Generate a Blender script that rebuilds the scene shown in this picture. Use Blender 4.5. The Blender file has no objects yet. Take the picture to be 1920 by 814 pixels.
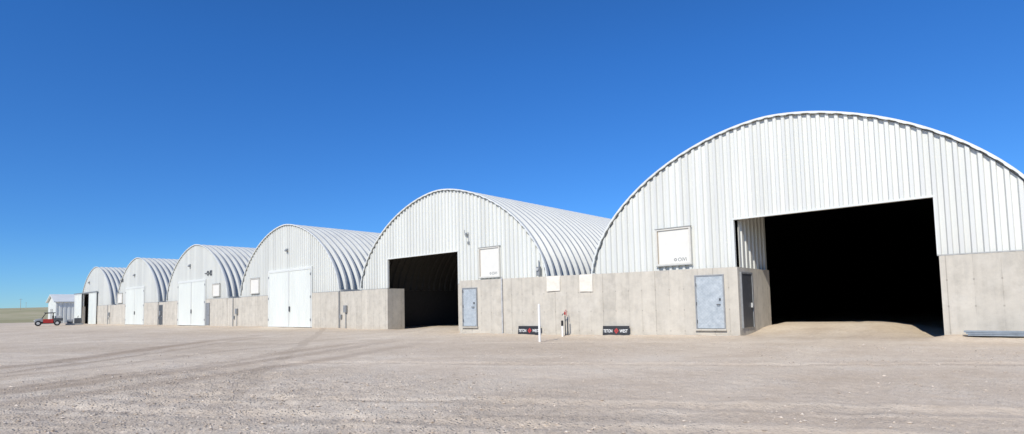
import bpy, math, random
import numpy as np
from mathutils import Matrix, Vector
random.seed(7); rng=np.random.default_rng(7)
S=bpy.context.scene
COL=S.collection
HC=2.9; YF=24.454; PER=20.36; XL1=-15.56; W=17.18; RISE=6.05; NE=1.738; LEN=54.9
HD=5.0

# ------------------------------------------------------------------ materials
def newmat(name):
    m=bpy.data.materials.new(name); m.use_nodes=True
    nt=m.node_tree; b=nt.nodes['Principled BSDF']
    return m,nt,b
def N(nt,t,**k):
    n=nt.nodes.new(t)
    for a,v in k.items(): setattr(n,a,v)
    return n
def L(nt,a,b): nt.links.new(a,b)
def math_(nt,op,a,b=None,c=None,clamp=False):
    n=nt.nodes.new('ShaderNodeMath'); n.operation=op; n.use_clamp=clamp
    for i,v in enumerate((a,b,c)):
        if v is None: continue
        if isinstance(v,(int,float)): n.inputs[i].default_value=v
        else: nt.links.new(v,n.inputs[i])
    return n.outputs[0]
def pos(nt): return N(nt,'ShaderNodeNewGeometry').outputs['Position']
def noise(nt,vec,scale,detail=4,rough=.55,stretch=None):
    if stretch:
        mp=N(nt,'ShaderNodeMapping'); mp.inputs['Scale'].default_value=stretch; L(nt,vec,mp.inputs['Vector']); vec=mp.outputs[0]
    n=N(nt,'ShaderNodeTexNoise'); n.inputs['Scale'].default_value=scale; n.inputs['Detail'].default_value=detail; n.inputs['Roughness'].default_value=rough
    L(nt,vec,n.inputs['Vector']); return n.outputs['Fac']
def ramp(nt,fac,stops):
    r=N(nt,'ShaderNodeValToRGB'); e=r.color_ramp.elements
    while len(e)<len(stops): e.new(.5)
    for i,(p,c) in enumerate(stops):
        e[i].position=p; e[i].color=(c[0],c[1],c[2],1) if not isinstance(c,(int,float)) else (c,c,c,1)
    L(nt,fac,r.inputs[0]); return r.outputs[0]
def mix(nt,fac,a,b,blend='MIX'):
    n=N(nt,'ShaderNodeMix',data_type='RGBA',blend_type=blend)
    if isinstance(fac,(int,float)): n.inputs[0].default_value=fac
    else: L(nt,fac,n.inputs[0])
    for i,v in ((6,a),(7,b)):
        if isinstance(v,tuple): n.inputs[i].default_value=(*v,1)
        else: L(nt,v,n.inputs[i])
    return n.outputs[2]
def bump(nt,h,strength,dist,b,prev=None):
    n=N(nt,'ShaderNodeBump'); n.inputs['Strength'].default_value=strength; n.inputs['Distance'].default_value=dist
    L(nt,h,n.inputs['Height'])
    if prev: L(nt,prev,n.inputs['Normal'])
    L(nt,n.outputs[0],b.inputs['Normal']); return n.outputs[0]

def metal(name,c,metallic=.25,rough=.42,var=.12,laps=False):
    m,nt,b=newmat(name); p=pos(nt)
    n1=noise(nt,p,.8,3,.5,(1.2,1.2,.3)); n2=noise(nt,p,14,3,.6,(1,1,.5))
    f=math_(nt,'ADD',math_(nt,'MULTIPLY',n1,.75),math_(nt,'MULTIPLY',n2,.25))
    lo=tuple(v*(1-var) for v in c); hi=tuple(min(1,v*(1+var)) for v in c)
    col=ramp(nt,f,[(.35,lo),(.65,hi)])
    if laps:
        sx=N(nt,'ShaderNodeSeparateXYZ'); L(nt,p,sx.inputs[0])
        cell=math_(nt,'FLOOR',math_(nt,'DIVIDE',sx.outputs[0],.64)); wn=N(nt,'ShaderNodeTexWhiteNoise',noise_dimensions='1D'); L(nt,cell,wn.inputs['W'])
        col=mix(nt,1.,col,ramp(nt,wn.outputs['Value'],[(0,.93),(1,1.03)]),'MULTIPLY')
        dn=ramp(nt,math_(nt,'ADD',math_(nt,'DIVIDE',math_(nt,'SUBTRACT',sx.outputs[2],2.9),2.5),math_(nt,'MULTIPLY',n1,.6)),[(.2,1.),(.7,0.)])
        col=mix(nt,math_(nt,'MULTIPLY',dn,.15),col,(.50,.46,.39))
    L(nt,col,b.inputs['Base Color'])
    b.inputs['Metallic'].default_value=metallic
    r=ramp(nt,n1,[(.3,rough-.05),(.7,rough+.06)]); L(nt,r,b.inputs['Roughness'])
    return m
def plain(name,c,rough=.6,metallic=0,var=.15,scale=6):
    m,nt,b=newmat(name); p=pos(nt)
    f=noise(nt,p,scale,4,.6)
    L(nt,ramp(nt,f,[(.3,tuple(v*(1-var) for v in c)),(.7,tuple(min(1,v*(1+var)) for v in c))]),b.inputs['Base Color'])
    b.inputs['Roughness'].default_value=rough; b.inputs['Metallic'].default_value=metallic
    return m
def concrete(name,c):
    m,nt,b=newmat(name); p=pos(nt)
    sx=N(nt,'ShaderNodeSeparateXYZ'); L(nt,p,sx.inputs[0])
    u=math_(nt,'ADD',sx.outputs[0],math_(nt,'MULTIPLY',sx.outputs[1],1.0))
    big=noise(nt,p,.7,5,.6); mid=noise(nt,p,2.6,6,.7); fine=noise(nt,p,45,3,.6)
    vert=noise(nt,p,1.6,4,.6,(2.4,2.4,.16))
    f=math_(nt,'ADD',math_(nt,'ADD',math_(nt,'MULTIPLY',big,.30),math_(nt,'MULTIPLY',mid,.38)),math_(nt,'ADD',math_(nt,'MULTIPLY',fine,.1),math_(nt,'MULTIPLY',vert,.22)))
    col=ramp(nt,f,[(.39,tuple(v*.80 for v in c)),(.5,c),(.61,tuple(v*1.12 for v in c))])
    def line(per,w,off=0.):
        a=math_(nt,'FRACT',math_(nt,'DIVIDE',math_(nt,'ADD',u,off),per)); a=math_(nt,'ABSOLUTE',math_(nt,'SUBTRACT',a,.5))
        return math_(nt,'GREATER_THAN',a,.5-w/per)
    l1=line(.72,.009); l2=line(2.88,.014)
    wob=ramp(nt,noise(nt,p,1.7,3,.6),[(.40,0.12),(.62,1.)])
    ln=math_(nt,'MAXIMUM',math_(nt,'MULTIPLY',math_(nt,'MULTIPLY',l1,.42),wob),math_(nt,'MULTIPLY',l2,.45))
    cell=math_(nt,'FLOOR',math_(nt,'DIVIDE',u,.72)); wn=N(nt,'ShaderNodeTexWhiteNoise',noise_dimensions='1D'); L(nt,cell,wn.inputs['W'])
    col=mix(nt,1.,col,ramp(nt,wn.outputs['Value'],[(0,.955),(1,1.03)]),'MULTIPLY')
    a=math_(nt,'ABSOLUTE',math_(nt,'SUBTRACT',math_(nt,'FRACT',math_(nt,'DIVIDE',u,.72)),.5))
    halo=ramp(nt,a,[(.36,0.),(.5,1.)]); col=mix(nt,math_(nt,'MULTIPLY',math_(nt,'MULTIPLY',halo,.2),wob),col,(c[0]*.66,c[1]*.64,c[2]*.62))
    col=mix(nt,ln,col,(c[0]*.42,c[1]*.40,c[2]*.38))
    bl=ramp(nt,noise(nt,p,1.1,5,.7),[(.54,0.),(.70,1.)]); col=mix(nt,math_(nt,'MULTIPLY',bl,.25),col,(.67,.64,.57))
    sn=noise(nt,p,2.1,4,.65,(1.6,1.6,.3)); stn=math_(nt,'MULTIPLY',ramp(nt,sn,[(.50,0.),(.66,1.)]),ramp(nt,math_(nt,'DIVIDE',sx.outputs[2],2.9),[(.35,.2),(1.,1.)]))
    col=mix(nt,math_(nt,'MULTIPLY',stn,.26),col,(c[0]*.62,c[1]*.63,c[2]*.66))
    vp=N(nt,'ShaderNodeTexVoronoi',feature='F1'); vp.inputs['Scale'].default_value=9; L(nt,p,vp.inputs['Vector'])
    pit=ramp(nt,vp.outputs['Distance'],[(.06,1.),(.12,0.)])
    col=mix(nt,math_(nt,'MULTIPLY',pit,.28),col,(c[0]*.45,c[1]*.43,c[2]*.4))
    fz=math_(nt,'ABSOLUTE',math_(nt,'SUBTRACT',math_(nt,'FRACT',math_(nt,'DIVIDE',math_(nt,'ADD',sx.outputs[2],.2),.9)),.5))
    tie=math_(nt,'MULTIPLY',math_(nt,'GREATER_THAN',a,.465),math_(nt,'LESS_THAN',fz,.035))
    col=mix(nt,math_(nt,'MULTIPLY',tie,.45),col,(.2,.18,.15))
    base=ramp(nt,math_(nt,'ADD',sx.outputs[2],math_(nt,'MULTIPLY',mid,.5)),[(.2,1.),(.62,0.)])
    col=mix(nt,math_(nt,'MULTIPLY',base,.3),col,(c[0]*.84,c[1]*.77,c[2]*.68))
    L(nt,col,b.inputs['Base Color']); b.inputs['Roughness'].default_value=.9
    h=math_(nt,'SUBTRACT',math_(nt,'ADD',math_(nt,'MULTIPLY',mid,.5),math_(nt,'MULTIPLY',fine,.2)),ln)
    bump(nt,h,.4,.025,b)
    return m

M_FACADE=metal('galvanised_facade',(.68,.685,.63),.06,.5,.03,True)
M_ROOF=metal('galvanised_roof',(.51,.52,.49),.15,.6,.05)
M_TRIM=metal('white_trim',(.70,.71,.66),.05,.5,.04)
M_DOORW=metal('white_door_metal',(.68,.70,.64),.05,.5,.04)
M_SHEDSIDE=metal('shed_side',(.74,.75,.68),.05,.5)
M_PANEL=plain('panel_white',(.72,.70,.63),.55,0,.03,3)
M_CREAM=plain('cream_frame',(.62,.60,.53),.55,0,.06,5)
M_FRAME=plain('frame_grey',(.42,.42,.39),.5,.1,.1)
M_WOOD=plain('raw_wood',(.42,.35,.26),.8,0,.2,9)
M_CONC=concrete('concrete',(.53,.49,.41))
M_SHADELIN=plain('painted_shade_lining',(.008,.008,.008),.9)  # near-black: interior shade painted into the colour of added inner sheets
M_SHADELIN_GREY=plain('painted_shade_lining_grey',(.05,.049,.047),.8)  # dark grey paints the dim inside of the second open building
M_DARK=plain('dark_grey',(.07,.075,.08),.5)
M_GREY=plain('mid_grey',(.27,.28,.28),.5,.2)
M_LGREY=plain('light_grey',(.5,.5,.48),.5,.1)
M_STEEL=plain('blue_grey_steel',(.27,.31,.34),.5,.3)
M_BLACK=plain('black',(.012,.012,.013),.5)
M_RED=plain('red_paint',(.38,.025,.02),.5)
M_WHITE=plain('white_plastic',(.80,.79,.74),.4,0,.04)
M_CLOTH=plain('cloth_white',(.72,.67,.57),.9,0,.08,8)
M_BROWN=plain('brown_interior',(.26,.14,.06),.8,0,.3,2)
M_LETTER=plain('letter_grey',(.25,.26,.25),.6)

def steeldoor():
    m,nt,b=newmat('patterned_steel_door'); p=pos(nt)
    sx=N(nt,'ShaderNodeSeparateXYZ'); L(nt,p,sx.inputs[0])
    a=math_(nt,'ADD',sx.outputs[0],sx.outputs[2]); d=math_(nt,'SUBTRACT',sx.outputs[0],sx.outputs[2])
    s1=math_(nt,'ABSOLUTE',math_(nt,'SINE',math_(nt,'MULTIPLY',a,24))); s2=math_(nt,'ABSOLUTE',math_(nt,'SINE',math_(nt,'MULTIPLY',d,24)))
    h=math_(nt,'MULTIPLY',s1,s2); nn=noise(nt,p,5,5,.7)
    f=math_(nt,'ADD',math_(nt,'MULTIPLY',h,.08),math_(nt,'MULTIPLY',nn,.92))
    L(nt,ramp(nt,f,[(.32,(.33,.37,.39)),(.65,(.49,.53,.54))]),b.inputs['Base Color'])
    b.inputs['Metallic'].default_value=.1; b.inputs['Roughness'].default_value=.45
    bump(nt,h,.06,.01,b); return m
M_STEELD=steeldoor()

# ------------------------------------------------------------------ helpers
def empty(name,loc,label,cat,group=None):
    o=bpy.data.objects.new(name,None); o.location=loc; COL.objects.link(o)
    o.empty_display_size=.5
    o['label']=label; o['category']=cat
    if group: o['group']=group
    return o
def root_of(o):
    while o.parent: o=o.parent
    return o
def mesh(name,v,f,mat,parent=None,loc=None,smooth=False,bevel=0):
    v=np.asarray(v,dtype=float)
    base=np.array(root_of(parent).location) if parent else np.array(loc if loc is not None else (0,0,0))
    me=bpy.data.meshes.new(name); me.from_pydata((v-base).tolist(),[],f)
    me.update(); o=bpy.data.objects.new(name,me); COL.objects.link(o)
    if mat: me.materials.append(mat)
    if parent: o.parent=parent
    else: o.location=base
    if smooth: me.polygons.foreach_set('use_smooth',[True]*len(me.polygons))
    if bevel:
        b=o.modifiers.new('bevel','BEVEL'); b.width=bevel; b.segments=2
    return o
def boxvf(x0,x1,y0,y1,z0,z1):
    v=[(x0,y0,z0),(x1,y0,z0),(x1,y1,z0),(x0,y1,z0),(x0,y0,z1),(x1,y0,z1),(x1,y1,z1),(x0,y1,z1)]
    f=[(0,3,2,1),(4,5,6,7),(0,1,5,4),(1,2,6,5),(2,3,7,6),(3,0,4,7)]
    return v,f
def box(name,x0,x1,y0,y1,z0,z1,mat,parent=None,bevel=0,**k):
    v,f=boxvf(x0,x1,y0,y1,z0,z1)
    return mesh(name,v,f,mat,parent,bevel=bevel,**k)
def tubevf(pts,r,n=10):
    pts=[Vector(p) for p in pts]; V=[];F=[]
    rs=r if isinstance(r,(list,tuple)) else [r]*len(pts)
    for i,p in enumerate(pts):
        d=(pts[min(i+1,len(pts)-1)]-pts[max(i-1,0)]).normalized()
        a=d.orthogonal().normalized() if i==0 else (a-d*a.dot(d)).normalized()
        b=d.cross(a)
        for j in range(n):
            t=2*math.pi*j/n; V.append(tuple(p+(a*math.cos(t)+b*math.sin(t))*rs[i]))
        if i:
            for j in range(n):
                F.append(((i-1)*n+j,(i-1)*n+(j+1)%n,i*n+(j+1)%n,i*n+j))
    F.append(tuple(range(n-1,-1,-1))); F.append(tuple((len(pts)-1)*n+j for j in range(n)))
    return V,F
def xform(vf,mat):
    return [tuple(mat@Vector(p)) for p in vf[0]],vf[1]
def ringframe(x0,x1,z0,z1,t,y0,y1,bottom=True):
    if bottom:
        o=[(x0,z0),(x1,z0),(x1,z1),(x0,z1)]; i=[(x0+t,z0+t),(x1-t,z0+t),(x1-t,z1-t),(x0+t,z1-t)]
        loop=[(0,1),(1,2),(2,3),(3,0)]
    else:
        o=[(x0,z0),(x0,z1),(x1,z1),(x1,z0)]; i=[(x0+t,z0),(x0+t,z1-t),(x1-t,z1-t),(x1-t,z0)]
        loop=[(0,1),(1,2),(2,3)]
    V=[(x,y0,z) for x,z in o]+[(x,y0,z) for x,z in i]+[(x,y1,z) for x,z in o]+[(x,y1,z) for x,z in i]
    F=[]
    for a,b in loop:
        F+=[(a,b,4+b,4+a),(8+a,12+a,12+b,8+b),(a,8+a,8+b,b),(4+a,4+b,12+b,12+a)]
    if not bottom: F+=[(0,4,12,8),(3,11,15,7)]
    return V,F
def ring(cx,cz,r0,r1,y0,y1,n=24):
    V=[];F=[]
    for i in range(n):
        a=2*math.pi*i/n
        for r,y in ((r0,y0),(r1,y0),(r1,y1),(r0,y1)): V.append((cx+r*math.cos(a),y,cz+r*math.sin(a)))
    for i in range(n):
        j=(i+1)%n
        for k in range(4): F.append((4*i+k,4*i+(k+1)%4,4*j+(k+1)%4,4*j+k))
    return V,F
def text(name,s,size,mat,parent,mtx,extr=.004):
    cu=bpy.data.curves.new(name,'FONT'); cu.body=s; cu.size=size; cu.extrude=extr; cu.align_x='LEFT'; cu.offset=size*.012
    t=bpy.data.objects.new('tmp',cu); COL.objects.link(t); bpy.context.view_layer.update()
    me=bpy.data.meshes.new_from_object(t.evaluated_get(bpy.context.evaluated_depsgraph_get()))
    bpy.data.objects.remove(t); me.materials.clear(); me.materials.append(mat)
    base=Matrix.Translation(-Vector(root_of(parent).location)) if parent else Matrix.Identity(4)
    me.transform(base@mtx); me.name=name
    o=bpy.data.objects.new(name,me); COL.objects.link(o); o.parent=parent; return o

# ------------------------------------------------------------------ arch shapes
def ztop(x,xc,w=W,r=RISE):
    u=min(1,abs(x-xc)/(w/2)); return HC+r*(1-u**NE)**(1/NE)
NA=56
def arcpts(w=W,r=RISE,n=NA):
    out=[]
    for i in range(n+1):
        t=math.pi*i/n
        c,s=math.cos(t),math.sin(t)
        out.append((-w/2*math.copysign(abs(c)**(2/NE),c),HC+r*max(0,s)**(2/NE)))
    return out
PW=.32
PROF=[(0,0),(.11,0),(.14,1),(.28,1),(.32,0)]
def prof(x):
    u=x%PW
    for (a,da),(b,db) in zip(PROF,PROF[1:]):
        if a<=u<=b: return da+(db-da)*(u-a)/(b-a)
    return 0
def brk(x0,x1):
    xs=[x0,x1]; k=math.floor(x0/PW)-1
    while k*PW<x1:
        for a,_ in PROF[:-1]:
            x=k*PW+a
            if x0+1e-3<x<x1-1e-3: xs.append(x)
        k+=1
    return xs
SPROF=[(0,0),(.5,0),(.58,1),(.92,1),(1,0)]
def sprof(u):
    u=u%1
    for (a,da),(b,db) in zip(SPROF,SPROF[1:]):
        if a<=u<=b: return da+(db-da)*(u-a)/(b-a)
    return 0
def roofmesh():
    arc=arcpts(); nrm=[]
    for i in range(len(arc)):
        a=arc[max(0,i-1)];b=arc[min(len(arc)-1,i+1)]; d=(b[0]-a[0],b[1]-a[1]); l=math.hypot(*d); nrm.append((-d[1]/l,d[0]/l))
    ys=[];k=0
    pr=[(0,.18),(.15,.18),(.30,-.07),(.46,-.07)]
    while k*.61<LEN:
        for a,h in pr: ys.append((k*.61+a,h))
        k+=1
    ys.append((k*.61,.18))
    V=[];F=[];n=len(arc)
    for y,h in ys:
        for (x,z),(nx,nz) in zip(arc,nrm):
            V.append((x+nx*h,y-.04,z+nz*h))
    for j in range(len(ys)-1):
        for i in range(n-1):
            F.append((j*n+i,j*n+i+1,(j+1)*n+i+1,(j+1)*n+i))
    me=bpy.data.meshes.new('roof'); me.from_pydata(V,[],F); me.materials.append(M_ROOF)
    me.update(); return me
ROOF=roofmesh()
def shadeliningmesh(name,ribbed,mat):
    arc=arcpts(W-.7,RISE-.35)
    if ribbed:
        ys=[];k=0
        while k*.61<LEN-.9:
            for a,h in ((0,0),(.2,0),(.27,-.12),(.54,-.12)): ys.append((.3+k*.61+a,h))
            k+=1
    else: ys=[(.3,0),(LEN-.3,0)]
    V=[];F=[];n=len(arc)
    for y,h in ys:
        for x,z in arc: V.append((x*(1+h/8),y,HC+(z-HC)*(1+h/6)))
    for j in range(len(ys)-1):
        for i in range(n-1): F.append((j*n+i,(j+1)*n+i,(j+1)*n+i+1,j*n+i+1))
    me=bpy.data.meshes.new(name); me.from_pydata(V,[],F); me.materials.append(mat); me.update(); return me
SHADE_D=shadeliningmesh('shade_lining_dark',False,M_SHADELIN); SHADE_R=shadeliningmesh('shade_lining_grey',True,M_SHADELIN_GREY)  # inner arch sheets added to hold the painted interior shade
def rimmesh():
    V=[];F=[]; m=261
    pts=[]
    for i in range(m):
        t=math.pi*i/(m-1); c,s=math.cos(t),math.sin(t)
        pts.append((-W/2*math.copysign(abs(c)**(2/NE),c),HC+RISE*max(0,s)**(2/NE)))
    for i in range(m):
        a=pts[max(0,i-1)];b=pts[min(m-1,i+1)]; d=(b[0]-a[0],b[1]-a[1]); l=math.hypot(*d); nx,nz=-d[1]/l,d[0]/l
        x,z=pts[i]; lo=.095+(.022 if (i//3)%2 else 0)
        for off,y in ((lo,-.09),(.185,-.09),(.185,.0),(lo,.0)):
            V.append((x+nx*off,y,z+nz*off))
    for i in range(m-1):
        for j in range(4):
            F.append((i*4+j,i*4+(j+1)%4,(i+1)*4+(j+1)%4,(i+1)*4+j))
    me=bpy.data.meshes.new('rim'); me.from_pydata(V,[],F); me.materials.append(M_TRIM); me.update(); return me
RIM=rimmesh()
def linkmesh(name,me,parent):
    o=bpy.data.objects.new(name,me); COL.objects.link(o); o.parent=parent; return o

def facade(xc,op,y,depth=.085):
    xl,xr=xc-W/2,xc+W/2
    xs=brk(xl,xr)
    if op: xs+=[op[0],op[1]]
    for e in (xl,xr):
        for d in (.03,.08,.15,.25,.4,.6): xs.append(e+(d if e==xl else -d))
    xs=sorted(set(round(v,4) for v in xs))
    V=[];F=[]
    for a,b in zip(xs,xs[1:]):
        if b-a<1e-4: continue
        m=(a+b)/2; zb=HD if (op and op[0]<m<op[1]) else HC
        ya,yb=y+prof(a)*depth,y+prof(b)*depth
        i=len(V)
        V+=[(a,ya,zb),(b,yb,zb),(b,yb,max(ztop(b,xc)+.09,zb+.001)),(a,ya,max(ztop(a,xc)+.09,zb+.001))]
        F.append((i,i+1,i+2,i+3))
    return V,F
def ribwall(x0,x1,y,z0,z1,depth=.03,per=.3):
    xs={round(x0,4),round(x1,4)}
    k=math.floor(x0/per)-1
    while k*per<x1:
        for a,_ in SPROF[:-1]:
            x=(k+a)*per
            if x0+.002<x<x1-.002: xs.add(round(x,4))
        k+=1
    xs=sorted(xs); V=[];F=[]
    for x in xs:
        d=sprof(x/per)*depth; V+=[(x,y+d,z0),(x,y+d,z1)]
    for i in range(len(xs)-1): F.append((2*i,2*i+2,2*i+3,2*i+1))
    return V,F

def empty_part(name,parent):
    o=bpy.data.objects.new(name,None); COL.objects.link(o); o.parent=parent; o.empty_display_size=.2; return o
def window(p,x0,x1,z0,z1,logo=False):
    y=YF
    w=empty_part('window',p); t=.075
    mesh('frame',*ringframe(x0,x1,z0,z1,t,y-.12,y+.02),M_CREAM,w)
    box('head_flashing',x0-.03,x1+.03,y-.15,y-.002,z1+.004,z1+.035,M_FRAME,w)
    box('sill_trim',x0-.02,x1+.02,y-.14,y-.002,z0-.035,z0-.004,M_FRAME,w)
    if logo: box('side_board',x0+t+.003,x0+t+.035,y-.07,y+.02,z0+t+.003,z1-t-.003,M_WOOD,w)
    px0=x0+t+(.04 if logo else .004)
    box('panel',px0,x1-t-.004,y-.06,y+.01,z0+t+.004,z1-t-.004,M_PANEL,w)
    if logo:
        s=.23; bx=x1-t-.70
        R=Matrix.Translation((bx+.115,y-.063,z0+t+.08))@Matrix.Rotation(math.pi/2,4,'X')
        text('lettering',"OiVi",s,M_LETTER,w,R,.002)
        mesh('round_emblem',*ring(bx,z0+t+.16,.035,.07,y-.066,y-.0605),M_LETTER,w)
    return w
def walllight(p,x,z,s=1.):
    w=empty_part('wall_light',p); y=YF
    v=[(x-.13*s,y,z-.10*s),(x+.13*s,y,z-.10*s),(x+.13*s,y,z+.12*s),(x-.13*s,y,z+.12*s),
       (x-.15*s,y-.2*s,z-.08*s),(x+.15*s,y-.2*s,z-.08*s),(x+.12*s,y-.1*s,z+.10*s),(x-.12*s,y-.1*s,z+.10*s)]
    f=[(0,1,2,3),(4,7,6,5),(0,4,5,1),(1,5,6,2),(2,6,7,3),(3,7,4,0)]
    mesh('housing',v,f,M_GREY,w,bevel=.01*s)
    box('lens',x-.11*s,x+.11*s,y-.19*s,y-.05*s,z-.13*s,z-.105*s,M_LGREY,w)
    return w
def bigdoors(p,x0,x1,z0=.08):
    xm=(x0+x1)/2
    for a,b,hs in ((x0,xm-.02,1),(xm+.02,x1,-1)):
        d=empty_part('door',p)
        mesh('leaf',*ribwall(a+.06,b-.06,YF-.10,z0+.06,HD-.06,.03,.3),M_DOORW,d)
        mesh('frame',*ringframe(a,b,z0,HD,.09,YF-.125,YF-.06),M_TRIM,d)
        hx=(b-.16) if hs==1 else (a+.16); y0=YF-.125
        if hs==-1:
            mesh('handle',*boxvf(hx-.09,hx+.09,y0-.05,y0-.002,1.42,1.85),M_DARK,d)
        for z in (.6,2.5,4.4):
            e=a if hs==1 else b
            box('hinge',e-.05,e+.05,y0-.03,y0-.002,z,z+.2,M_GREY,d)
    mesh('door_casing',*ringframe(x0-.14,x1+.14,z0,HD+.13,.12,YF-.10,YF+.1,False),M_TRIM,p)
    box('door_gap_seal',xm-.02,xm+.02,YF-.09,YF-.05,z0,HD,M_DARK,p)
def mandoor(p,x0,x1,z0,z1,y,mat,handle_right=True,frame=M_GREY):
    d=empty_part('door',p); t=.06
    box('leaf',x0+t,x1-t,y-.05,y-.004,z0+.01,z1-t,mat,d)
    mesh('frame',*ringframe(x0,x1,z0,z1,t-.003,y-.07,y,False),frame,d)
    hx=x1-.16 if handle_right else x0+.16
    mesh('handle',*tubevf([(hx,y-.052,z0+1.05),(hx,y-.12,z0+1.05),(hx-.12,y-.12,z0+1.05)],.018,8),M_DARK,d)
    return d

GRP='arched metal storage buildings in a row'
labels=["arched corrugated metal storage building with wide dark open doorway",
 "arched metal storage building with open doorway and curved ribbed roof",
 "arched metal storage building with closed white double doors",
 "arched metal storage building with white double doors and small window",
 "arched metal storage building with tall white double doors and wall bracket",
 "arched metal storage building with half open sliding white doors"]
spec=[dict(op=(-8.5,-1.6),win=(-12.1,-10.4,3.2,4.9)),
 dict(op=(-32.8,-25.6),win=(-23.7,-22.0,3.2,5.0),light=[(-24.8,5.98,.6)]),
 dict(op=(-50.4,-43.1),doors=1,win=(-54.2,-52.4,3.17,4.6),light=[(-47.2,6.81,1.1)]),
 dict(op=(-72.8,-65.0),doors=1,win=(-63.05,-61.26,3.16,4.46),light=[(-69.5,6.85,1.3)]),
 dict(op=(-92.7,-85.1),doors=1,win=(-96.6,-94.5,3.1,4.5),light=[(-89.3,6.8,1.2)]),
 dict(op=(-116.2,-107.4),light=[(-112.5,6.8,1.3)])]
B=[]
for k,s in enumerate(spec):
    xl=XL1-PER*k; xc=xl+W/2; xr=xl+W
    b=empty('storage_building',(xc,YF,0),labels[k],'building',GRP); B.append(b)
    op=s['op']
    mesh('metal_front_wall',*facade(xc,op,YF),M_FACADE,b)
    linkmesh('roof',ROOF,b); linkmesh('roof_edge_trim',RIM,b)
    linkmesh('roof_shade_lining',SHADE_R if k==1 else SHADE_D,b)  # added sheet under the roof, coloured dark as interior shade
    arc=arcpts(); yb=YF+LEN
    v=[(xc+x,yb,z) for x,z in arc]; v=[(xl,yb,0)]+v+[(xr,yb,0)]
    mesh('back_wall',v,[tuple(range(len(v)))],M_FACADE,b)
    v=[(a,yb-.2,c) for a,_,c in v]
    mesh('back_shade_lining',v,[tuple(range(len(v)))],M_SHADELIN,b)  # added sheet, near-black in place of shade at the far end
    y0,y1=YF-.035,YF+.30
    box('side_wall',xl,xl+.3,y1,yb,0,HC,M_CONC,b); box('side_wall',xr-.3,xr,y1,yb,0,HC,M_CONC,b)
    box('base_flashing',xl-.24,xl-.005,YF+.0,yb,HC-.03,HC+.16,M_ROOF,b); box('base_flashing',xr+.005,xr+.24,YF+.0,yb,HC-.03,HC+.16,M_ROOF,b)
    if k!=0: box('concrete_front_wall',xl,op[0],y0,y1-.003,-.1,HC-.004,M_CONC,b); box('sill_flashing',xl,op[0],y0-.012,YF-.002,HC,HC+.04,M_FRAME,b)
    box('concrete_front_wall',op[1]+(.05 if k==0 else 0),xr,y0,y1-.003,-.1,HC-.004,M_CONC,b)
    box('sill_flashing',op[1],xr,y0-.012,YF-.002,HC,HC+.04,M_FRAME,b)
    lm=M_SHADELIN_GREY if k==1 else M_SHADELIN
    box('wall_shade_lining',xl+.31,xl+.34,y1,yb-.25,0,HC,lm,b); box('wall_shade_lining',xr-.34,xr-.31,y1,yb-.25,0,HC,lm,b)  # added sheets along the side walls, shade put into their colour
    if 'doors' in s: bigdoors(b,*op)
    else:
        box('door_header_trim',op[0]-.04,op[1]+.04,YF-.03,YF+.13,HD-.035,HD+.03,M_TRIM,b)
        for x in (op[0]-.04,op[1]): box('door_jamb_trim',x,x+.04,YF-.03,YF+.13,HC+.05,HD-.04,M_TRIM,b)
    if 'win' in s: window(b,*s['win'],logo=(k<2))
    for x,z,sc in s.get('light',[]): walllight(b,x,z,sc)

def ribwallY(x,y0,y1,z0,z1,depth=.09,per=.61):
    V,F=ribwall(y0,y1,0,z0,z1,depth,per)
    return [(x-(v[1]),v[0],v[2]) for v in V],F
mesh('metal_side_wall',*ribwallY(-8.36,YF+.14,28.3,HC+.01,7.2,.10,.5),M_FACADE,B[0])
box('fan_room_back_wall',-15.1,-8.5,28.31,28.4,0,7.0,M_SHADELIN,B[0])
box('door_jamb_wall',-32.8-.3,-32.8,YF+.303,YF+1.45,0,HC,M_CONC,B[1])
for y,z in ((9.0,4.55),(16.0,4.9)):
    box('ceiling_beam',-35.0,-19.5,YF+y,YF+y+.2,z,z+.14,M_LGREY,B[1])
mesh('conduit',*tubevf([(-24.95,YF-.03,6.25),(-24.95,YF-.03,6.05),(-24.6,YF-.03,6.05),(-24.6,YF-.03,5.5)],.016,8),M_GREY,B[1])
box('junction_box',-24.66,-24.54,YF-.09,YF-.003,5.32,5.5,M_GREY,B[1])
mt=empty_part('electric_meter',B[1])
box('meter_box',-19.22,-19.0,YF-.2,YF-.02,3.1,3.6,M_GREY,mt,bevel=.01)
mesh('meter_dial',*tubevf([(-19.1,YF-.201,3.45),(-19.1,YF-.28,3.45)],.08,12),M_LGREY,mt)
mesh('riser_pipe',*tubevf([(-19.1,YF-.1,3.602),(-19.1,YF-.1,3.95)],.03,8),M_GREY,mt)
def vent(b,x,z,s=1.):
    v=empty_part('wall_bracket',b)
    mesh('round_ring',*ring(x-.3*s,z,.15*s,.24*s,YF-.06,YF-.003),M_DARK,v)
    mesh('square_ring',*ringframe(x+.2*s,x+.65*s,z-.24*s,z+.24*s,.09,YF-.06,YF-.003),M_DARK,v)
    mesh('link_pipe',*tubevf([(x-1.0*s,YF-.05,z),(x-.65*s,YF-.05,z)],.04,6),M_DARK,v)
vent(B[3],-64.1,5.7,1.1); vent(B[4],-95.0,6.3,1.0)
mandoor(B[3],-64.75,-63.75,.15,2.5,YF-.04,M_GREY)
for a,c in ((-121.0,-116.3),(-111.7,-107.3)):
    d=empty_part('door',B[5])
    mesh('leaf',*ribwall(a+.06,c-.06,YF-.22,.1,HD-.05,.03,.3),M_DOORW,d)
    mesh('frame',*ringframe(a,c,.05,HD,.09,YF-.25,YF-.16),M_TRIM,d)
box('inner_board_wall',-114.0,-107.4,YF+.5,YF+.6,0,HD,M_BROWN,B[5])
box('door_rail',-121.3,-107.0,YF-.3,YF-.1,HD+.06,HD+.2,M_GREY,B[5])

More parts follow.
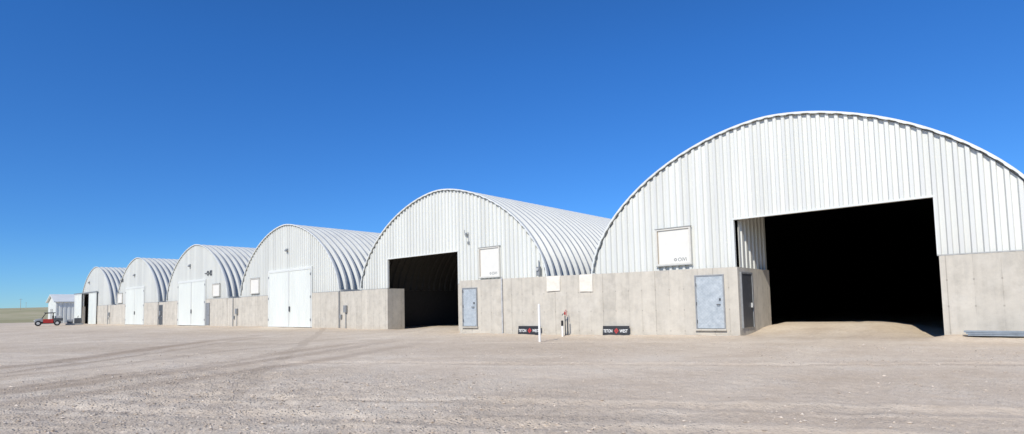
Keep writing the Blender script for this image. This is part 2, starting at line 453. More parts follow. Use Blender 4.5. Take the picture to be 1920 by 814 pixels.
WG='concrete walls closing the gaps between buildings'
for k in range(1,5):
    x1=XL1-PER*k-.006; x0=XL1-PER*(k+1)+W+.006
    w=box('concrete_wall',x0,x1,YF-.01,YF+.28,-.1,HC-.035,M_CONC,None,loc=((x0+x1)/2,YF,0))
    w['label']='short weathered concrete wall closing the gap between arched buildings'; w['category']='wall'; w['group']=WG
def elec(x,lab):
    e=empty('electrical_conduit',(x,YF-.05,0),lab,'conduit','wall conduits')
    mesh('pipe',*tubevf([(x,YF-.09,0),(x,YF-.09,2.95)],.035,8),M_GREY,e)
    mesh('pipe',*tubevf([(x+.9,YF-.09,0),(x+.9,YF-.09,1.24)],.03,8),M_GREY,e)
    box('junction_box',x+.72,x+1.06,YF-.2,YF-.04,1.25,1.8,M_GREY,e,bevel=.01)
    box('lower_box',x+.12,x+.34,YF-.16,YF-.04,.8,1.1,M_GREY,e,bevel=.01)
for x in (-38.9,-58.0,-79.6,-101.5): elec(x,'grey electrical conduits and box on concrete wall')
w=empty('steel_door',(-78.7,YF-.01,0),'dark steel door in short concrete wall','door')
t_=.06; x0,x1=-79.35,-78.1
box('leaf',x0+t_,x1-t_,YF-.06,YF-.014,.13,2.49,M_DARK,w)
mesh('frame',*ringframe(x0,x1,.12,2.55,t_-.003,YF-.08,YF-.012,False),M_GREY,w)
box('handle',x1-.2,x1-.14,YF-.11,YF-.062,1.05,1.2,M_LGREY,w)

# ------------------------------------------------------------------ projecting concrete wall
A=np.array((-22.1,21.18)); E=np.array((-8.2,23.75)); U=(E-A)/np.linalg.norm(E-A)
fw=empty('concrete_wall',(-15.2,22.4,0),'long tan concrete wall with vertical form seams between two doorways','wall')
poly=[(-22.1,21.18),(-8.2,23.75),(-8.2,28.0),(-8.6,28.0),(-8.6,24.41),(-25.45,24.41)]
n=len(poly); V=[(x,y,-.1) for x,y in poly]+[(x,y,HC) for x,y in poly]
F=[tuple(range(n-1,-1,-1)),tuple(range(n,2*n))]+[(i,(i+1)%n,n+(i+1)%n,n+i) for i in range(n)]
mesh('wall',V,F,M_CONC,fw)
ang=math.atan2(U[1],U[0])
FM=Matrix.Translation((A[0],A[1],0))@Matrix.Rotation(ang,4,'Z')
def fwmesh(name,vf,mat,parent,bevel=0): 
    return mesh(name,*xform(vf,FM),mat,parent,bevel=bevel)
def fwdoor(s0,s1,z0,z1,mat):
    d=empty_part('door',fw); t=.06
    fwmesh('leaf',boxvf(s0+t,s1-t,-.05,-.004,z0+.02,z1-t),mat,d)
    fwmesh('frame',ringframe(s0,s1,z0,z1,t-.004,-.075,-.001,False),M_GREY,d)
    fwmesh('threshold',boxvf(s0-.03,s1+.03,-.12,-.001,z0-.07,z0-.004),M_CONC,d)
    hx=s1-.19
    fwmesh('handle',tubevf([(hx,-.052,z0+1.02),(hx,-.13,z0+1.02),(hx-.13,-.13,z0+1.02)],.02,8),M_DARK,d)
    fwmesh('lock',boxvf(hx-.035,hx+.035,-.08,-.051,z0+1.18,z0+1.28),M_DARK,d)
    for z in (.25,1.0,1.8): fwmesh('hinge',tubevf([(s0+t,-.085,z0+z),(s0+t,-.085,z0+z+.14)],.016,8),M_DARK,d)
fwdoor(.22,1.17,.45,2.50,M_STEELD); fwdoor(12.4,13.6,.34,2.62,M_STEELD)
d=empty_part('door',fw); X=-8.2
def toX(vf):
    return [(X+(-p[1]),p[0],p[2]) for p in vf[0]],vf[1]
box('leaf',X+.004,X+.05,24.08,25.32,.37,2.62,M_DARK,d)
mesh('frame',*toX(ringframe(24.0,25.4,.35,2.7,.07,-.075,-.001,False)),M_GREY,d)
box('handle',X+.052,X+.12,25.1,25.16,1.2,1.4,M_LGREY,d)
fwmesh('wall_footing',boxvf(.0,14.1,-.10,-.003,-.1,.10),M_CONC,fw)
fwmesh('conduit',tubevf([(2.72,-.06,.05),(2.72,-.06,3.0)],.042,10),M_LGREY,fw)

for s0,s1,z0,z1 in ((5.30,6.02,2.16,2.88),(7.05,7.72,2.08,2.88)):
    g=14;V=[];F=[]
    for j in range(g+1):
        for i in range(g+1):
            u=i/g;v=j/g
            x=s0+(s1-s0)*u; z=z0+(z1-z0)*v+.012*math.sin(u*3+s0)*(1-v)
            y=-.02-.006*math.sin(u*6+v*3)-.03*(1-v)-.005*math.sin(v*9+u*3)
            V.append((x,y,z))
    V+= [(s0+(s1-s0)*i/g,.12,HC+.02) for i in range(g+1)]
    for j in range(g+1):
        for i in range(g):
            a=j*(g+1)+i; F.append((a,a+1,a+g+2,a+g+1))
    Vw,_=xform((V,F),FM)
    c0=FM@Vector(((s0+s1)/2,-.03,z0))
    o=mesh('cloth_sheet',Vw,F,M_CLOTH,None,loc=tuple(c0),smooth=True)
    o['label']='off-white stiff sheet hung flat over the concrete wall'; o['category']='sheet'; o['group']='sheets on the wall'

def sign(s0,s1):
    c0=FM@Vector(((s0+s1)/2,-.2,0)); w=s1-s0
    r=empty('sign',tuple(c0),'small black sign with white lettering leaning against the concrete wall','sign','black signs by the wall')
    T=FM@Matrix.Translation((s0,-.24,.03))@Matrix.Rotation(-.18,4,'X')
    def mm(name,vf,mat): return mesh(name,*xform(vf,T),mat,r)
    mm('board',boxvf(0,w,0,.02,0,.45),M_BLACK)
    R=Matrix.Rotation(math.pi/2,4,'X')
    for st,x,sc in (("TETON",.035,.66),("WEST",w*.645,.72)):
        text('lettering',st,.20,M_WHITE,r,T@Matrix.Translation((x,-.004,.15))@R@Matrix.Diagonal((sc,1,1,1)),.002)
    cx=w*.52
    mm('emblem',([(cx-.11,-.005,.225),(cx,-.005,.36),(cx+.11,-.005,.225),(cx,-.005,.09)],[(0,3,2,1)]),M_RED)
    mm('emblem_peak',([(cx-.035,-.008,.19),(cx-.012,-.008,.245),(cx+.0,-.008,.22),(cx+.015,-.008,.235),(cx+.035,-.008,.19)],[(4,3,2,1,0)]),M_BLACK)
sign(3.72,4.98); sign(8.22,9.48)

o=mesh('white_pipe',*tubevf([(-14.55,18.49,-.1),(-14.55,18.49,1.50),(-14.55,18.49,1.54)],[.05,.05,.04],16),M_WHITE,None,loc=(-14.55,18.49,0))
o['label']='tall white plastic pipe standing upright in the gravel'; o['category']='pipe'
e=empty('pipe_stub',(-15.69,21.68,0),'short white pipe stub with black band and cap','pipe')
mesh('pipe',*tubevf([(-15.69,21.68,-.1),(-15.69,21.68,.5)],.045,14),M_WHITE,e)
mesh('cap',*tubevf([(-15.69,21.68,.5),(-15.69,21.68,.72),(-15.69,21.68,.75)],[.055,.055,.035],14),M_BLACK,e)
hx,hy=-15.75,22.0
e=empty('yard_hydrant',(hx,hy,0),'red handled yard hydrant on dark pipe beside the wall','hydrant')
mesh('standpipe',*tubevf([(hx,hy,-.1),(hx,hy,.98)],.025,12),M_DARK,e)
mesh('head',*tubevf([(hx,hy,1.0),(hx,hy,1.03),(hx,hy,1.13),(hx,hy,1.16)],[.03,.042,.042,.025],12),M_RED,e)
mesh('spout',*tubevf([(hx,hy,1.06),(hx-.09,hy-.05,1.05),(hx-.12,hy-.07,.98)],.02,10),M_DARK,e)
mesh('handle',*tubevf([(hx,hy,1.16),(hx+.06,hy,1.25),(hx+.09,hy,1.19),(hx+.10,hy,.95)],.012,8),M_RED,e)
mesh('post',*boxvf(hx+.08,hx+.13,hy+.02,hy+.07,-.1,.8),M_DARK,e)

e=empty('metal_channel_stack',(.4,23.95,.12),'stack of long galvanised metal channels lying by the wall','building material')
for i in range(3):
    z=.19+i*.055; y=23.95-.02*i; x0=-.9-.05*i
    c=[(y-.13,z+.05),(y-.13,z),(y+.13,z),(y+.13,z+.05),(y+.115,z+.05),(y+.115,z+.012),(y-.115,z+.012),(y-.115,z+.05)]
    V=[(x0,a,b) for a,b in c]+[(x0+4.4,a,b) for a,b in c]
    F=[(j,j+8,(j+1)%8+8,(j+1)%8) for j in range(8)]+[(1,2,5,6),(1,6,7,0),(2,3,4,5)]
    mesh('channel',V,F,M_STEEL,e)

# ------------------------------------------------------------------ ground
def smooth(a,b,x): 
    t=np.clip((x-a)/(b-a),0,1); return t*t*(3-2*t)
def axis(segs):
    out=[]
    for a,b,st in segs:
        out+=list(np.arange(a,b-1e-6,st))
    out.append(segs[-1][1]); return np.array(out)
gx=axis([(-3000,-600,400),(-600,-200,50),(-200,-60,2.),(-60,-26,.4),(-26,5,.085),(5,14,.5),(14,100,8),(100,3000,500)])
gy=axis([(-3000,-200,400),(-200,-20,20),(-20,-3,1.),(-3,1,.25),(1,17,.085),(17,24,.15),(24,36,.3),(36,100,4),(100,3000,400)])
X,Y=np.meshgrid(gx,gy,indexing='ij')
def vnoise(x,y,s,seed):
    r=np.random.default_rng(seed); T=r.random((256,256))
    u=x/s+1000;v=y/s+1000; i=np.floor(u).astype(int);j=np.floor(v).astype(int);fu=u-i;fv=v-j
    fu=fu*fu*(3-2*fu);fv=fv*fv*(3-2*fv)
    g=lambda a,b:T[a%256,b%256]
    return (g(i,j)*(1-fu)+g(i+1,j)*fu)*(1-fv)+(g(i,j+1)*(1-fu)+g(i+1,j+1)*fu)*fv-.5
near=smooth(-150,-60,X)*(1-smooth(14,60,X))*smooth(-60,-20,Y)*(1-smooth(36,60,Y))
def rough_zone(x,y):
    return np.clip(1-np.hypot((x+9.5)/7.5,(y-4)/5.0)**2,0,1)
patch=smooth(-.1,.25,vnoise(X,Y,3.5,21))*.55+rough_zone(X,Y)*1.6
H=(vnoise(X,Y,5,1)*.06+vnoise(X,Y,1.6,2)*.026+vnoise(X,Y,.55,3)*.018*(.5+patch)+(vnoise(X,Y,.24,4)*.020+vnoise(X,Y,.12,5)*.018)*(.25+patch))*near
def seg(x,y,a,b):
    a=np.array(a);b=np.array(b);d=b-a;L2=(d@d);t=np.clip(((x-a[0])*d[0]+(y-a[1])*d[1])/L2,0,1)
    return np.hypot(x-a[0]-t*d[0],y-a[1]-t*d[1])
ARCS=[((-58.,-9.5),44.6),((-58.,-9.5),46.5)]
for a,b,dp in (((-9.7,-9),(-28.3,27.5),.02),((-8.1,-9),(-26.7,27.5),.02),((-14,-6),(-31,12),.03),((-12.4,-6),(-29.4,12),.03),((-3,4),(-5.0,30),.02),((-1.2,4),(-3.3,30),.02),((-12,2),(4,9.5),.03),((-12,3.7),(3,11),.03),((-16,8),(2,17),.025)):
    d=seg(X,Y,a,b)+vnoise(X,Y,2,9)*.3
    H-= dp*np.exp(-(d/.2)**2)*near; H+= dp*.5*np.exp(-((d-.38)/.13)**2)*near
def gauss(x,c,s): return np.exp(-((x-c)/s)**2)
m=smooth(23.6,28.8,Y)*(1-smooth(30.6,37,Y))*smooth(-9.2,-8.0,X)*(1-smooth(-4.4,-1.4,X))
H+=m*(.40+vnoise(X,Y,.9,12)*.07)
m=smooth(23.5,26,Y)*(1-smooth(28,33,Y))*smooth(-33,-29,X)*(1-smooth(-26.2,-25.6,X)); H+=m*.15
dw=seg(X,Y,(-22.1,21.1),(-8.2,23.65)); H+=gauss(dw,0,.55)*(.07+vnoise(X,Y,.9,14)*.08)
dw=seg(X,Y,(-1.3,24.3),(8,24.3)); H+=gauss(dw,0,.75)*(.21+vnoise(X,Y,.9,14)*.05)
dw=seg(X,Y,(-130,24.4),(-33,24.4)); H+=gauss(dw,0,.7)*(.05+vnoise(X,Y,1.5,15)*.06)
nx,ny=len(gx),len(gy)
V=np.stack([X.ravel(),Y.ravel(),H.ravel()],1)
idx=np.arange(nx*ny).reshape(nx,ny)
Fq=np.stack([idx[:-1,:-1],idx[1:,:-1],idx[1:,1:],idx[:-1,1:]],-1).reshape(-1,4)
me=bpy.data.meshes.new('ground'); me.vertices.add(len(V)); me.vertices.foreach_set('co',V.ravel())
me.loops.add(Fq.size); me.loops.foreach_set('vertex_index',Fq.ravel().astype(np.int32))
me.polygons.add(len(Fq)); me.polygons.foreach_set('loop_start',np.arange(0,Fq.size,4,dtype=np.int32)); me.polygons.foreach_set('loop_total',np.full(len(Fq),4,dtype=np.int32))
me.update(calc_edges=True); me.validate()
me.polygons.foreach_set('use_smooth',[True]*len(me.polygons))
g=bpy.data.objects.new('ground',me); COL.objects.link(g); g['kind']='structure'
def hgt(x,y):
    i=np.clip(np.searchsorted(gx,x)-1,0,nx-2); j=np.clip(np.searchsorted(gy,y)-1,0,ny-2); return H[i,j]

m,nt,b=newmat('gravel_ground'); p=pos(nt)
sx=N(nt,'ShaderNodeSeparateXYZ'); L(nt,p,sx.inputs[0]); PX,PY=sx.outputs[0],sx.outputs[1]
n0=noise(nt,p,.09,4,.6); n1=noise(nt,p,.6,6,.65); n2=noise(nt,p,5,6,.7); n3=noise(nt,p,38,4,.7)
f=math_(nt,'ADD',math_(nt,'ADD',math_(nt,'MULTIPLY',n0,.3),math_(nt,'MULTIPLY',n1,.28)),math_(nt,'ADD',math_(nt,'MULTIPLY',n2,.24),math_(nt,'MULTIPLY',n3,.18)))
col=ramp(nt,f,[(.40,(.55,.44,.315)),(.5,(.68,.56,.415)),(.60,(.80,.685,.53))])
dx=math_(nt,'DIVIDE',math_(nt,'ADD',PX,9.5),8.); dy=math_(nt,'DIVIDE',math_(nt,'SUBTRACT',PY,4.),5.5)
rz=math_(nt,'SUBTRACT',1.,math_(nt,'ADD',math_(nt,'MULTIPLY',dx,dx),math_(nt,'MULTIPLY',dy,dy)))
rz=math_(nt,'ADD',math_(nt,'MAXIMUM',rz,0.),ramp(nt,n1,[(.42,.15),(.64,.65)]),None,True)
vo=N(nt,'ShaderNodeTexVoronoi',feature='F1'); vo.inputs['Scale'].default_value=20; L(nt,p,vo.inputs['Vector'])
vo2=N(nt,'ShaderNodeTexVoronoi',feature='F1'); vo2.inputs['Scale'].default_value=42; L(nt,p,vo2.inputs['Vector'])
st=ramp(nt,vo.outputs['Distance'],[(.18,1.),(.42,0.)])
sel=N(nt,'ShaderNodeSeparateColor'); L(nt,vo.outputs['Color'],sel.inputs[0])
stone=math_(nt,'MULTIPLY',math_(nt,'MULTIPLY',st,math_(nt,'GREATER_THAN',sel.outputs[0],.5)),rz)
stc=ramp(nt,sel.outputs[1],[(0,(.40,.335,.26)),(.5,(.60,.515,.40)),(1,(.76,.68,.55))])
col=mix(nt,math_(nt,'MULTIPLY',stone,.75),col,stc)
sel2=N(nt,'ShaderNodeSeparateColor'); L(nt,vo2.outputs['Color'],sel2.inputs[0])
col=mix(nt,math_(nt,'ADD',math_(nt,'MULTIPLY',rz,.3),.10),col,mix(nt,1.,col,ramp(nt,sel2.outputs[0],[(0,.55),(.5,1.),(1,1.4)]),'MULTIPLY'))
mr=N(nt,'ShaderNodeMapRange'); L(nt,math_(nt,'ADD',PX,math_(nt,'MULTIPLY',n1,10)),mr.inputs[0]); mr.inputs[1].default_value=2; mr.inputs[2].default_value=-18
col=mix(nt,math_(nt,'MULTIPLY',mr.outputs[0],.7),col,mix(nt,1.,col,(.88,.90,.92),'MULTIPLY'))
def band(a,bb):
    ax,ay=a; dx,dy=bb[0]-ax,bb[1]-ay; l=math.hypot(dx,dy); nxx,nyy=-dy/l,dx/l
    d=math_(nt,'ADD',math_(nt,'MULTIPLY',PX,nxx),math_(nt,'MULTIPLY',PY,nyy)); d=math_(nt,'SUBTRACT',d,ax*nxx+ay*nyy)
    return d,(dx/l,dy/l)
def soft(d,w,wob):
    d=math_(nt,'ADD',d,math_(nt,'MULTIPLY',math_(nt,'SUBTRACT',n1,.5),wob*2))
    mm=N(nt,'ShaderNodeMapRange'); L(nt,math_(nt,'ABSOLUTE',d),mm.inputs[0]); mm.inputs[1].default_value=w; mm.inputs[2].default_value=w*.3; return mm.outputs[0]
def bandmask(a,bb,w,wob=.6):
    d,_=band(a,bb); d=math_(nt,'ADD',d,math_(nt,'MULTIPLY',math_(nt,'SUBTRACT',n0,.5),2.5))
    return soft(d,w,wob)
def arcmask(c,R_,w,wob=.3):
    ax=math_(nt,'SUBTRACT',PX,c[0]); ay=math_(nt,'SUBTRACT',PY,c[1])
    d=math_(nt,'SUBTRACT',math_(nt,'SQRT',math_(nt,'ADD',math_(nt,'MULTIPLY',ax,ax),math_(nt,'MULTIPLY',ay,ay))),R_)
    return soft(d,w,wob)
pm=None
for a,bb,w,s in (((-12,2),(4,9.5),.5,.8),((-12,3.7),(3,11),.5,.8),((-25,4),(0,15),.6,.8),((-26,6),(-1,17),.6,.8),((-40,8),(-8,20.5),.8,.8),((-3,4),(-5.0,30),.9,.9),((-7,20),(-6.4,34),1.6,1.),((-11.3,-9),(-30.1,27),.5,.9)):  # pale tracks; the doorway band also paints the mound lighter against the dark inside
    q=math_(nt,'MULTIPLY',bandmask(a,bb,w,.3),s); pm=q if pm is None else math_(nt,'MAXIMUM',pm,q)
pm=math_(nt,'MULTIPLY',pm,ramp(nt,n1,[(.35,.3),(.6,1.)]))
col=mix(nt,math_(nt,'MULTIPLY',pm,.45),col,(.80,.69,.53))
bm=None
for a,bb,w,s in (((-14,-6),(-31,12),.8,1.),((-12.0,-6),(-29.0,12),.45,.75),((-9.7,-9),(-28.3,27.5),.45,.7),((-12.6,-9),(-32,27),.35,.5)):
    q=math_(nt,'MULTIPLY',bandmask(a,bb,w),s); bm=q if bm is None else math_(nt,'MAXIMUM',bm,q)
for c,R_ in ARCS: bm=math_(nt,'MAXIMUM',bm,math_(nt,'MULTIPLY',arcmask(c,R_,.6,.5),.75))
bm=math_(nt,'MULTIPLY',bm,ramp(nt,n2,[(.35,.5),(.6,1.)]))
lim=N(nt,'ShaderNodeMapRange'); L(nt,PX,lim.inputs[0]); lim.inputs[1].default_value=-10; lim.inputs[2].default_value=-14
lim2=N(nt,'ShaderNodeMapRange'); L(nt,PY,lim2.inputs[0]); lim2.inputs[1].default_value=19; lim2.inputs[2].default_value=9
bm=math_(nt,'MULTIPLY',math_(nt,'MULTIPLY',bm,lim.outputs[0]),lim2.outputs[0])
col=mix(nt,math_(nt,'MULTIPLY',bm,.72),col,(.34,.255,.18))
gm=N(nt,'ShaderNodeMapRange'); L(nt,math_(nt,'ADD',PX,math_(nt,'MULTIPLY',n0,40)),gm.inputs[0]); gm.inputs[1].default_value=-150; gm.inputs[2].default_value=-165
grass=ramp(nt,n1,[(.3,(.29,.265,.14)),(.7,(.41,.37,.21))])
col=mix(nt,gm.outputs[0],col,grass)
h=math_(nt,'ADD',math_(nt,'MULTIPLY',stone,1.0),math_(nt,'MULTIPLY',math_(nt,'ADD',math_(nt,'MULTIPLY',n3,.7),math_(nt,'MULTIPLY',n2,1.0)),math_(nt,'ADD',math_(nt,'MULTIPLY',rz,.6),.5)))
trk=None
for a,bb,w in (((-12,2),(4,9.5),.18),((-12,3.7),(3,11),.18),((-11,1.0),(-4,6.5),.15),((-9,3.2),(-20,10.5),.2),((-6,5),(1,9.5),.17),((-16,8),(2,17),.2)):
    d,dr=band(a,bb); d=math_(nt,'ADD',d,math_(nt,'MULTIPLY',math_(nt,'SUBTRACT',n0,.5),1.5)); ad=math_(nt,'ABSOLUTE',d)
    al=math_(nt,'ADD',math_(nt,'MULTIPLY',PX,dr[0]),math_(nt,'MULTIPLY',PY,dr[1]))
    tr=math_(nt,'SINE',math_(nt,'MULTIPLY',math_(nt,'ADD',al,ad),2*math.pi/.18))
    inside=math_(nt,'MULTIPLY',math_(nt,'LESS_THAN',ad,w),ramp(nt,n1,[(.4,.15),(.55,1.)]))
    tr=math_(nt,'MULTIPLY',math_(nt,'SUBTRACT',math_(nt,'GREATER_THAN',tr,0),.8),inside)
    h=math_(nt,'ADD',h,math_(nt,'MULTIPLY',tr,1.6))
    trk=inside if trk is None else math_(nt,'MAXIMUM',trk,inside)
col=mix(nt,math_(nt,'MULTIPLY',trk,.26),col,(.40,.31,.22))
L(nt,col,b.inputs['Base Color']); b.inputs['Roughness'].default_value=.95
b.inputs['Specular IOR Level'].default_value=.1
bump(nt,h,.85,.04,b)
g.data.materials.append(m)

NS=18000
def stones():
    base=np.array([(1,0,0),(-1,0,0),(0,1,0),(0,-1,0),(0,0,1),(0,0,-1)],float)
    fc=np.array([(0,2,4),(2,1,4),(1,3,4),(3,0,4),(2,0,5),(1,2,5),(3,1,5),(0,3,5)])
    ang_=rng.uniform(-1.55,.15,NS); r=3.5+22*rng.random(NS)**1.4
    x=r*np.sin(ang_);y=r*np.cos(ang_)
    ok=(y<21)&(y>.5)&(rng.random(NS)<.12+.35*np.clip(vnoise(x,y,2.5,33)*2+.2,0,1)+rough_zone(x,y)); x=x[ok];y=y[ok]; n=len(x)
    s=.006+.022*rng.random(n)**4+.0005*r[ok]
    z=hgt(x,y); a=rng.uniform(0,6.28,n)
    P=base[None]*(s[:,None,None]*rng.uniform(.6,1.3,(n,6,1)))*np.array([1.2,.9,.6])
    c,sn=np.cos(a)[:,None],np.sin(a)[:,None]
    px=P[:,:,0]*c-P[:,:,1]*sn; py=P[:,:,0]*sn+P[:,:,1]*c
    Vv=np.stack([px+x[:,None],py+y[:,None],P[:,:,2]+z[:,None]+s[:,None]*.2],-1).reshape(-1,3)
    Fv=(fc[None]+6*np.arange(n)[:,None,None]).reshape(-1,3)
    return Vv,Fv
Vv,Fv=stones()
ms,nt,b=newmat('stone_mix'); gi=N(nt,'ShaderNodeNewGeometry')
L(nt,ramp(nt,gi.outputs['Random Per Island'],[(0,(.40,.325,.245)),(.6,(.59,.495,.38)),(1,(.70,.61,.49))]),b.inputs['Base Color']); b.inputs['Roughness'].default_value=.95
o=mesh('loose_gravel',Vv,Fv.tolist(),ms); o['kind']='stuff'; o['label']='loose gravel stones scattered over the yard'; o['category']='gravel'

V=[];F=[];nb=60;nr=40
for i in range(nb+1):
    be=math.radians(-115+60*i/nb)
    for j in range(nr+1):
        r=260+1500*(j/nr)**1.3
        t=max(0,min(1,(r-300)/550)); z=-.4+11.0*t*t*(3-2*t)+ (3.0*math.sin(be*9+1)*t+1.5*math.sin(be*23)*t)*.5+max(0,(r-850))*.004
        V.append((r*math.sin(be),r*math.cos(be),z))
for i in range(nb):
    for j in range(nr):
        a=i*(nr+1)+j; F.append((a,a+1,a+nr+2,a+nr+1))
mh,nt,b=newmat('dry_grass_hill'); p=pos(nt)
f=math_(nt,'ADD',math_(nt,'MULTIPLY',noise(nt,p,.01,5,.6),.6),math_(nt,'MULTIPLY',noise(nt,p,.06,4,.6),.4))
L(nt,ramp(nt,f,[(.38,(.26,.25,.12)),(.5,(.38,.34,.18)),(.62,(.48,.41,.25))]),b.inputs['Base Color']); b.inputs['Roughness'].default_value=1
o=mesh('hills',V,F,mh,smooth=True); o['kind']='structure'

s=empty('shed',(-148.5,32,0),'small white metal shed with gable roof near the far field','shed')
x0,x1,y0,y1=-152,-145,26,38; ze,zp=4.3,5.7; xm=(x0+x1)/2
mesh('gable_wall',[(x0,y0,0),(x1,y0,0),(x1,y0,ze),(xm,y0,zp),(x0,y0,ze)],[(0,1,2,3,4)],M_DOORW,s)
Vr,Fr=ribwall(y0,y1,0,0,ze,.12,.7); mesh('side_wall',[(x1-v[1]+.0,v[0],v[2]) for v in Vr],Fr,M_SHEDSIDE,s)
mesh('rear_walls',[(x0,y0,0),(x0,y1,0),(x0,y1,ze),(x0,y0,ze),(x1,y1,0),(x1,y1,ze),(xm,y1,zp)],[(0,1,2,3),(1,4,5,6,2)],M_DOORW,s)
mesh('roof',[(x0-.3,y0-.4,ze-.1),(xm,y0-.4,zp+.05),(x1+.3,y0-.4,ze-.1),(x0-.3,y1+.4,ze-.1),(xm,y1+.4,zp+.05),(x1+.3,y1+.4,ze-.1),
  (x0-.3,y0-.4,ze+.08),(xm,y0-.4,zp+.23),(x1+.3,y0-.4,ze+.08),(x0-.3,y1+.4,ze+.08),(xm,y1+.4,zp+.23),(x1+.3,y1+.4,ze+.08)],
  [(0,1,4,3),(1,2,5,4),(6,9,10,7),(7,10,11,8),(0,6,7,1),(1,7,8,2),(2,8,11,5),(3,4,10,9),(4,5,11,10),(0,3,9,6)],M_TRIM,s)
box('door',-149.6,-147.4,y0-.08,y0-.005,0,2.9,M_FRAME,s)

for i,(r,be,hh) in enumerate(((620,-1.430,10.5),(980,-1.4245,10.5))):
    x,y=r*math.sin(be),r*math.cos(be); t=max(0,min(1,(r-300)/550)); z=-.4+10*t*t*(3-2*t)-1
    e=empty('utility_pole',(x,y,z),'wooden utility pole with crossarm in the far field','utility pole','utility poles')
    mesh('pole',*tubevf([(x,y,z),(x,y,z+hh+1)],[.16,.11],8),M_WOOD,e)
    mesh('crossarm',*boxvf(x-.08,x+.08,y-1.1,y+1.1,z+hh+.1,z+hh+.22),M_WOOD,e)

# ------------------------------------------------------------------ utility vehicle + equipment
def vehicle_frame(o,fd):
    f=Vector((fd[0],fd[1],0)).normalized(); l=Vector((-f.y,f.x,0))
    return Matrix(((f.x,l.x,0,o[0]),(f.y,l.y,0,o[1]),(0,0,1,o[2]),(0,0,0,1)))
def wheel(p,T,x,y,r,w):
    wh=empty_part('wheel',p)
    mesh('tyre',*xform(tubevf([(x,y-w/2,r),(x,y-w/2+.03,r),(x,y+w/2-.03,r),(x,y+w/2,r)],[r*.86,r,r,r*.86],20),T),M_BLACK,wh)
    mesh('rim',*xform(tubevf([(x,y-w/2-.01,r),(x,y+w/2+.01,r)],r*.5,14),T),M_LGREY,wh)
vl=(-108.5,18.6,0); T=vehicle_frame(vl,(-.17,-.985))
u=empty('utility_vehicle',vl,'compact grey and red utility vehicle with dark roof and loaded bed','utility vehicle')
for x in (1.15,-1.05):
    for y in (-.62,.62): wheel(u,T,x,y,.40,.28)
mesh('chassis',*xform(boxvf(-1.5,1.5,-.56,.56,.32,.66),T),M_BLACK,u,bevel=.03)
hood=([(.6,-.64,.6),(1.65,-.58,.55),(1.65,.58,.55),(.6,.64,.6),(.6,-.64,1.18),(1.5,-.52,1.02),(1.5,.52,1.02),(.6,.64,1.18)],[(0,3,2,1),(4,5,6,7),(0,1,5,4),(1,2,6,5),(2,3,7,6),(3,0,4,7)])
mesh('hood',*xform(hood,T),M_GREY,u,bevel=.04)
mesh('seat',*xform(boxvf(-.45,.15,-.55,.55,.67,.9),T),M_DARK,u,bevel=.03)
mesh('backrest',*xform(boxvf(-.57,-.46,-.58,.58,.7,1.5),T),M_BLACK,u,bevel=.03)
mesh('side_panel',*xform(boxvf(-.6,.58,-.68,-.62,.42,1.0),T),M_RED,u,bevel=.02)
mesh('side_panel',*xform(boxvf(-.6,.58,.62,.68,.42,1.0),T),M_RED,u,bevel=.02)
mesh('cargo_bed',*xform(([(-1.75,-.68,.7),(-.62,-.68,.7),(-.62,.68,.7),(-1.75,.68,.7),(-1.75,-.68,1.12),(-.62,-.68,1.12),(-.62,.68,1.12),(-1.75,.68,1.12)],[(0,3,2,1),(0,1,5,4),(1,2,6,5),(2,3,7,6),(3,0,4,7)]),T),M_DARK,u)
mesh('cargo_box',*xform(boxvf(-1.6,-.75,-.5,.5,.72,1.45),T),M_LGREY,u,bevel=.03)
for y in (-.58,.58): mesh('roll_bar',*xform(tubevf([(.75,y,1.1),(.3,y,1.86),(-.6,y,1.90),(-.66,y,.6)],.06,8),T),M_BLACK,u)
mesh('canopy',*xform(boxvf(-.85,.5,-.68,.68,1.88,2.0),T),M_DARK,u,bevel=.02)
mesh('steering_wheel',*xform(tubevf([(.38,.3,1.05),(.33,.3,1.17),(.35,.12,1.17)],.02,6),T),M_BLACK,u)
for y in (-.4,.4): mesh('headlight',*xform(tubevf([(1.60,y,.82),(1.66,y,.82)],.08,10),T),M_WHITE,u)
vl=(-109.5,21.9,0); T=vehicle_frame(vl,(-.17,-.985))
u=empty('equipment_skid',vl,'dark engine equipment on a low grey skid frame','equipment')
mesh('skid_frame',*xform(boxvf(-1.2,1.0,-.6,.6,-.03,.25),T),M_GREY,u,bevel=.02)
mesh('engine_housing',*xform(boxvf(-.9,-.05,-.45,.45,.254,1.05),T),M_DARK,u,bevel=.06)
mesh('tank',*xform(tubevf([(.1,0,.56),(.14,0,.56),(.78,0,.56),(.82,0,.56)],[.22,.3,.3,.22],16),T),M_GREY,u)
mesh('exhaust_pipe',*xform(tubevf([(-.5,.1,1.05),(-.5,.1,1.3),(-.6,.1,1.38)],.04,8),T),M_BLACK,u)

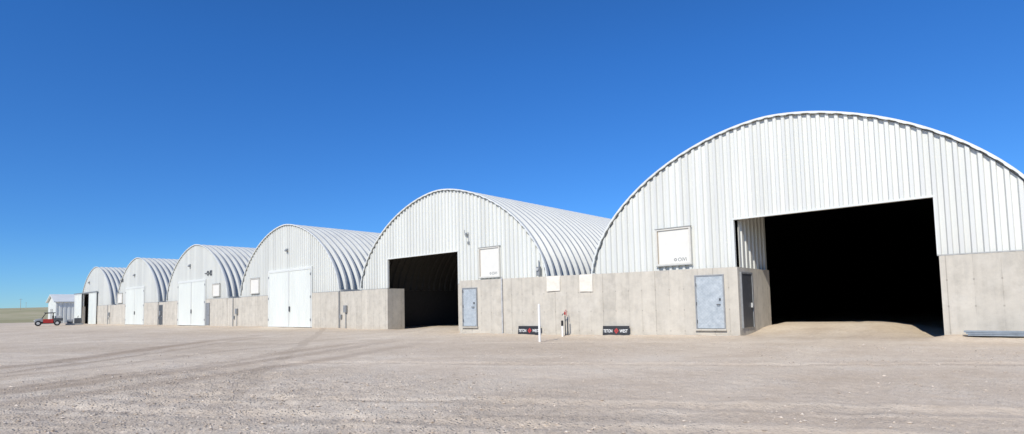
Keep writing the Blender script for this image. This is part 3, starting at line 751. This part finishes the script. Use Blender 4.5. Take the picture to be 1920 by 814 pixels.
# ------------------------------------------------------------------ camera
yaw,pit,rol=-.71287,.06456,-.02186
Fv=Vector((math.sin(yaw)*math.cos(pit),math.cos(yaw)*math.cos(pit),math.sin(pit))); Rv=Vector((math.cos(yaw),-math.sin(yaw),0)); Uv=Rv.cross(Fv)
R2=Rv*math.cos(rol)+Uv*math.sin(rol); U2=-Rv*math.sin(rol)+Uv*math.cos(rol)
cd=bpy.data.cameras.new('camera'); co=bpy.data.objects.new('camera',cd); COL.objects.link(co)
co.matrix_world=Matrix(((R2.x,U2.x,-Fv.x,0),(R2.y,U2.y,-Fv.y,0),(R2.z,U2.z,-Fv.z,1.498),(0,0,0,1)))
cd.sensor_width=36; cd.lens=1057.18/1920*36; cd.shift_y=(504.85-407)/1920; cd.clip_end=6000; cd.clip_start=.1
S.camera=co

# ------------------------------------------------------------------ light
el=math.radians(38); sd=Vector((.24,-.97,0)).normalized()*math.cos(el)+Vector((0,0,math.sin(el)))
ld=bpy.data.lights.new('sun','SUN'); ld.energy=4.4; ld.angle=math.radians(.5); ld.color=(1,.95,.865)
lo=bpy.data.objects.new('sun',ld); COL.objects.link(lo); lo.rotation_euler=sd.to_track_quat('Z','Y').to_euler(); lo.location=(0,0,30)
w=bpy.data.worlds.new('World'); S.world=w; w.use_nodes=True; nt=w.node_tree
bg=nt.nodes['Background']; sk=nt.nodes.new('ShaderNodeTexSky'); sk.sky_type='NISHITA'; sk.sun_disc=False
sk.sun_elevation=el; sk.sun_rotation=math.atan2(sd.x,sd.y)
sk.altitude=1500; sk.air_density=1.0; sk.dust_density=0.0; sk.ozone_density=3.0
tc=nt.nodes.new('ShaderNodeTexCoord'); sp=nt.nodes.new('ShaderNodeSeparateXYZ'); nt.links.new(tc.outputs['Generated'],sp.inputs[0])
tint=ramp(nt,sp.outputs[2],[(0.0,(.33,.55,.80)),(.12,(.25,.53,.86)),(.40,(.22,.60,1.04))])
sky=mix(nt,1.,sk.outputs[0],tint,'MULTIPLY')
nt.links.new(sky,bg.inputs[0]); bg.inputs[1].default_value=.15
S.view_settings.view_transform='Standard'; S.view_settings.look='None'; S.view_settings.exposure=0
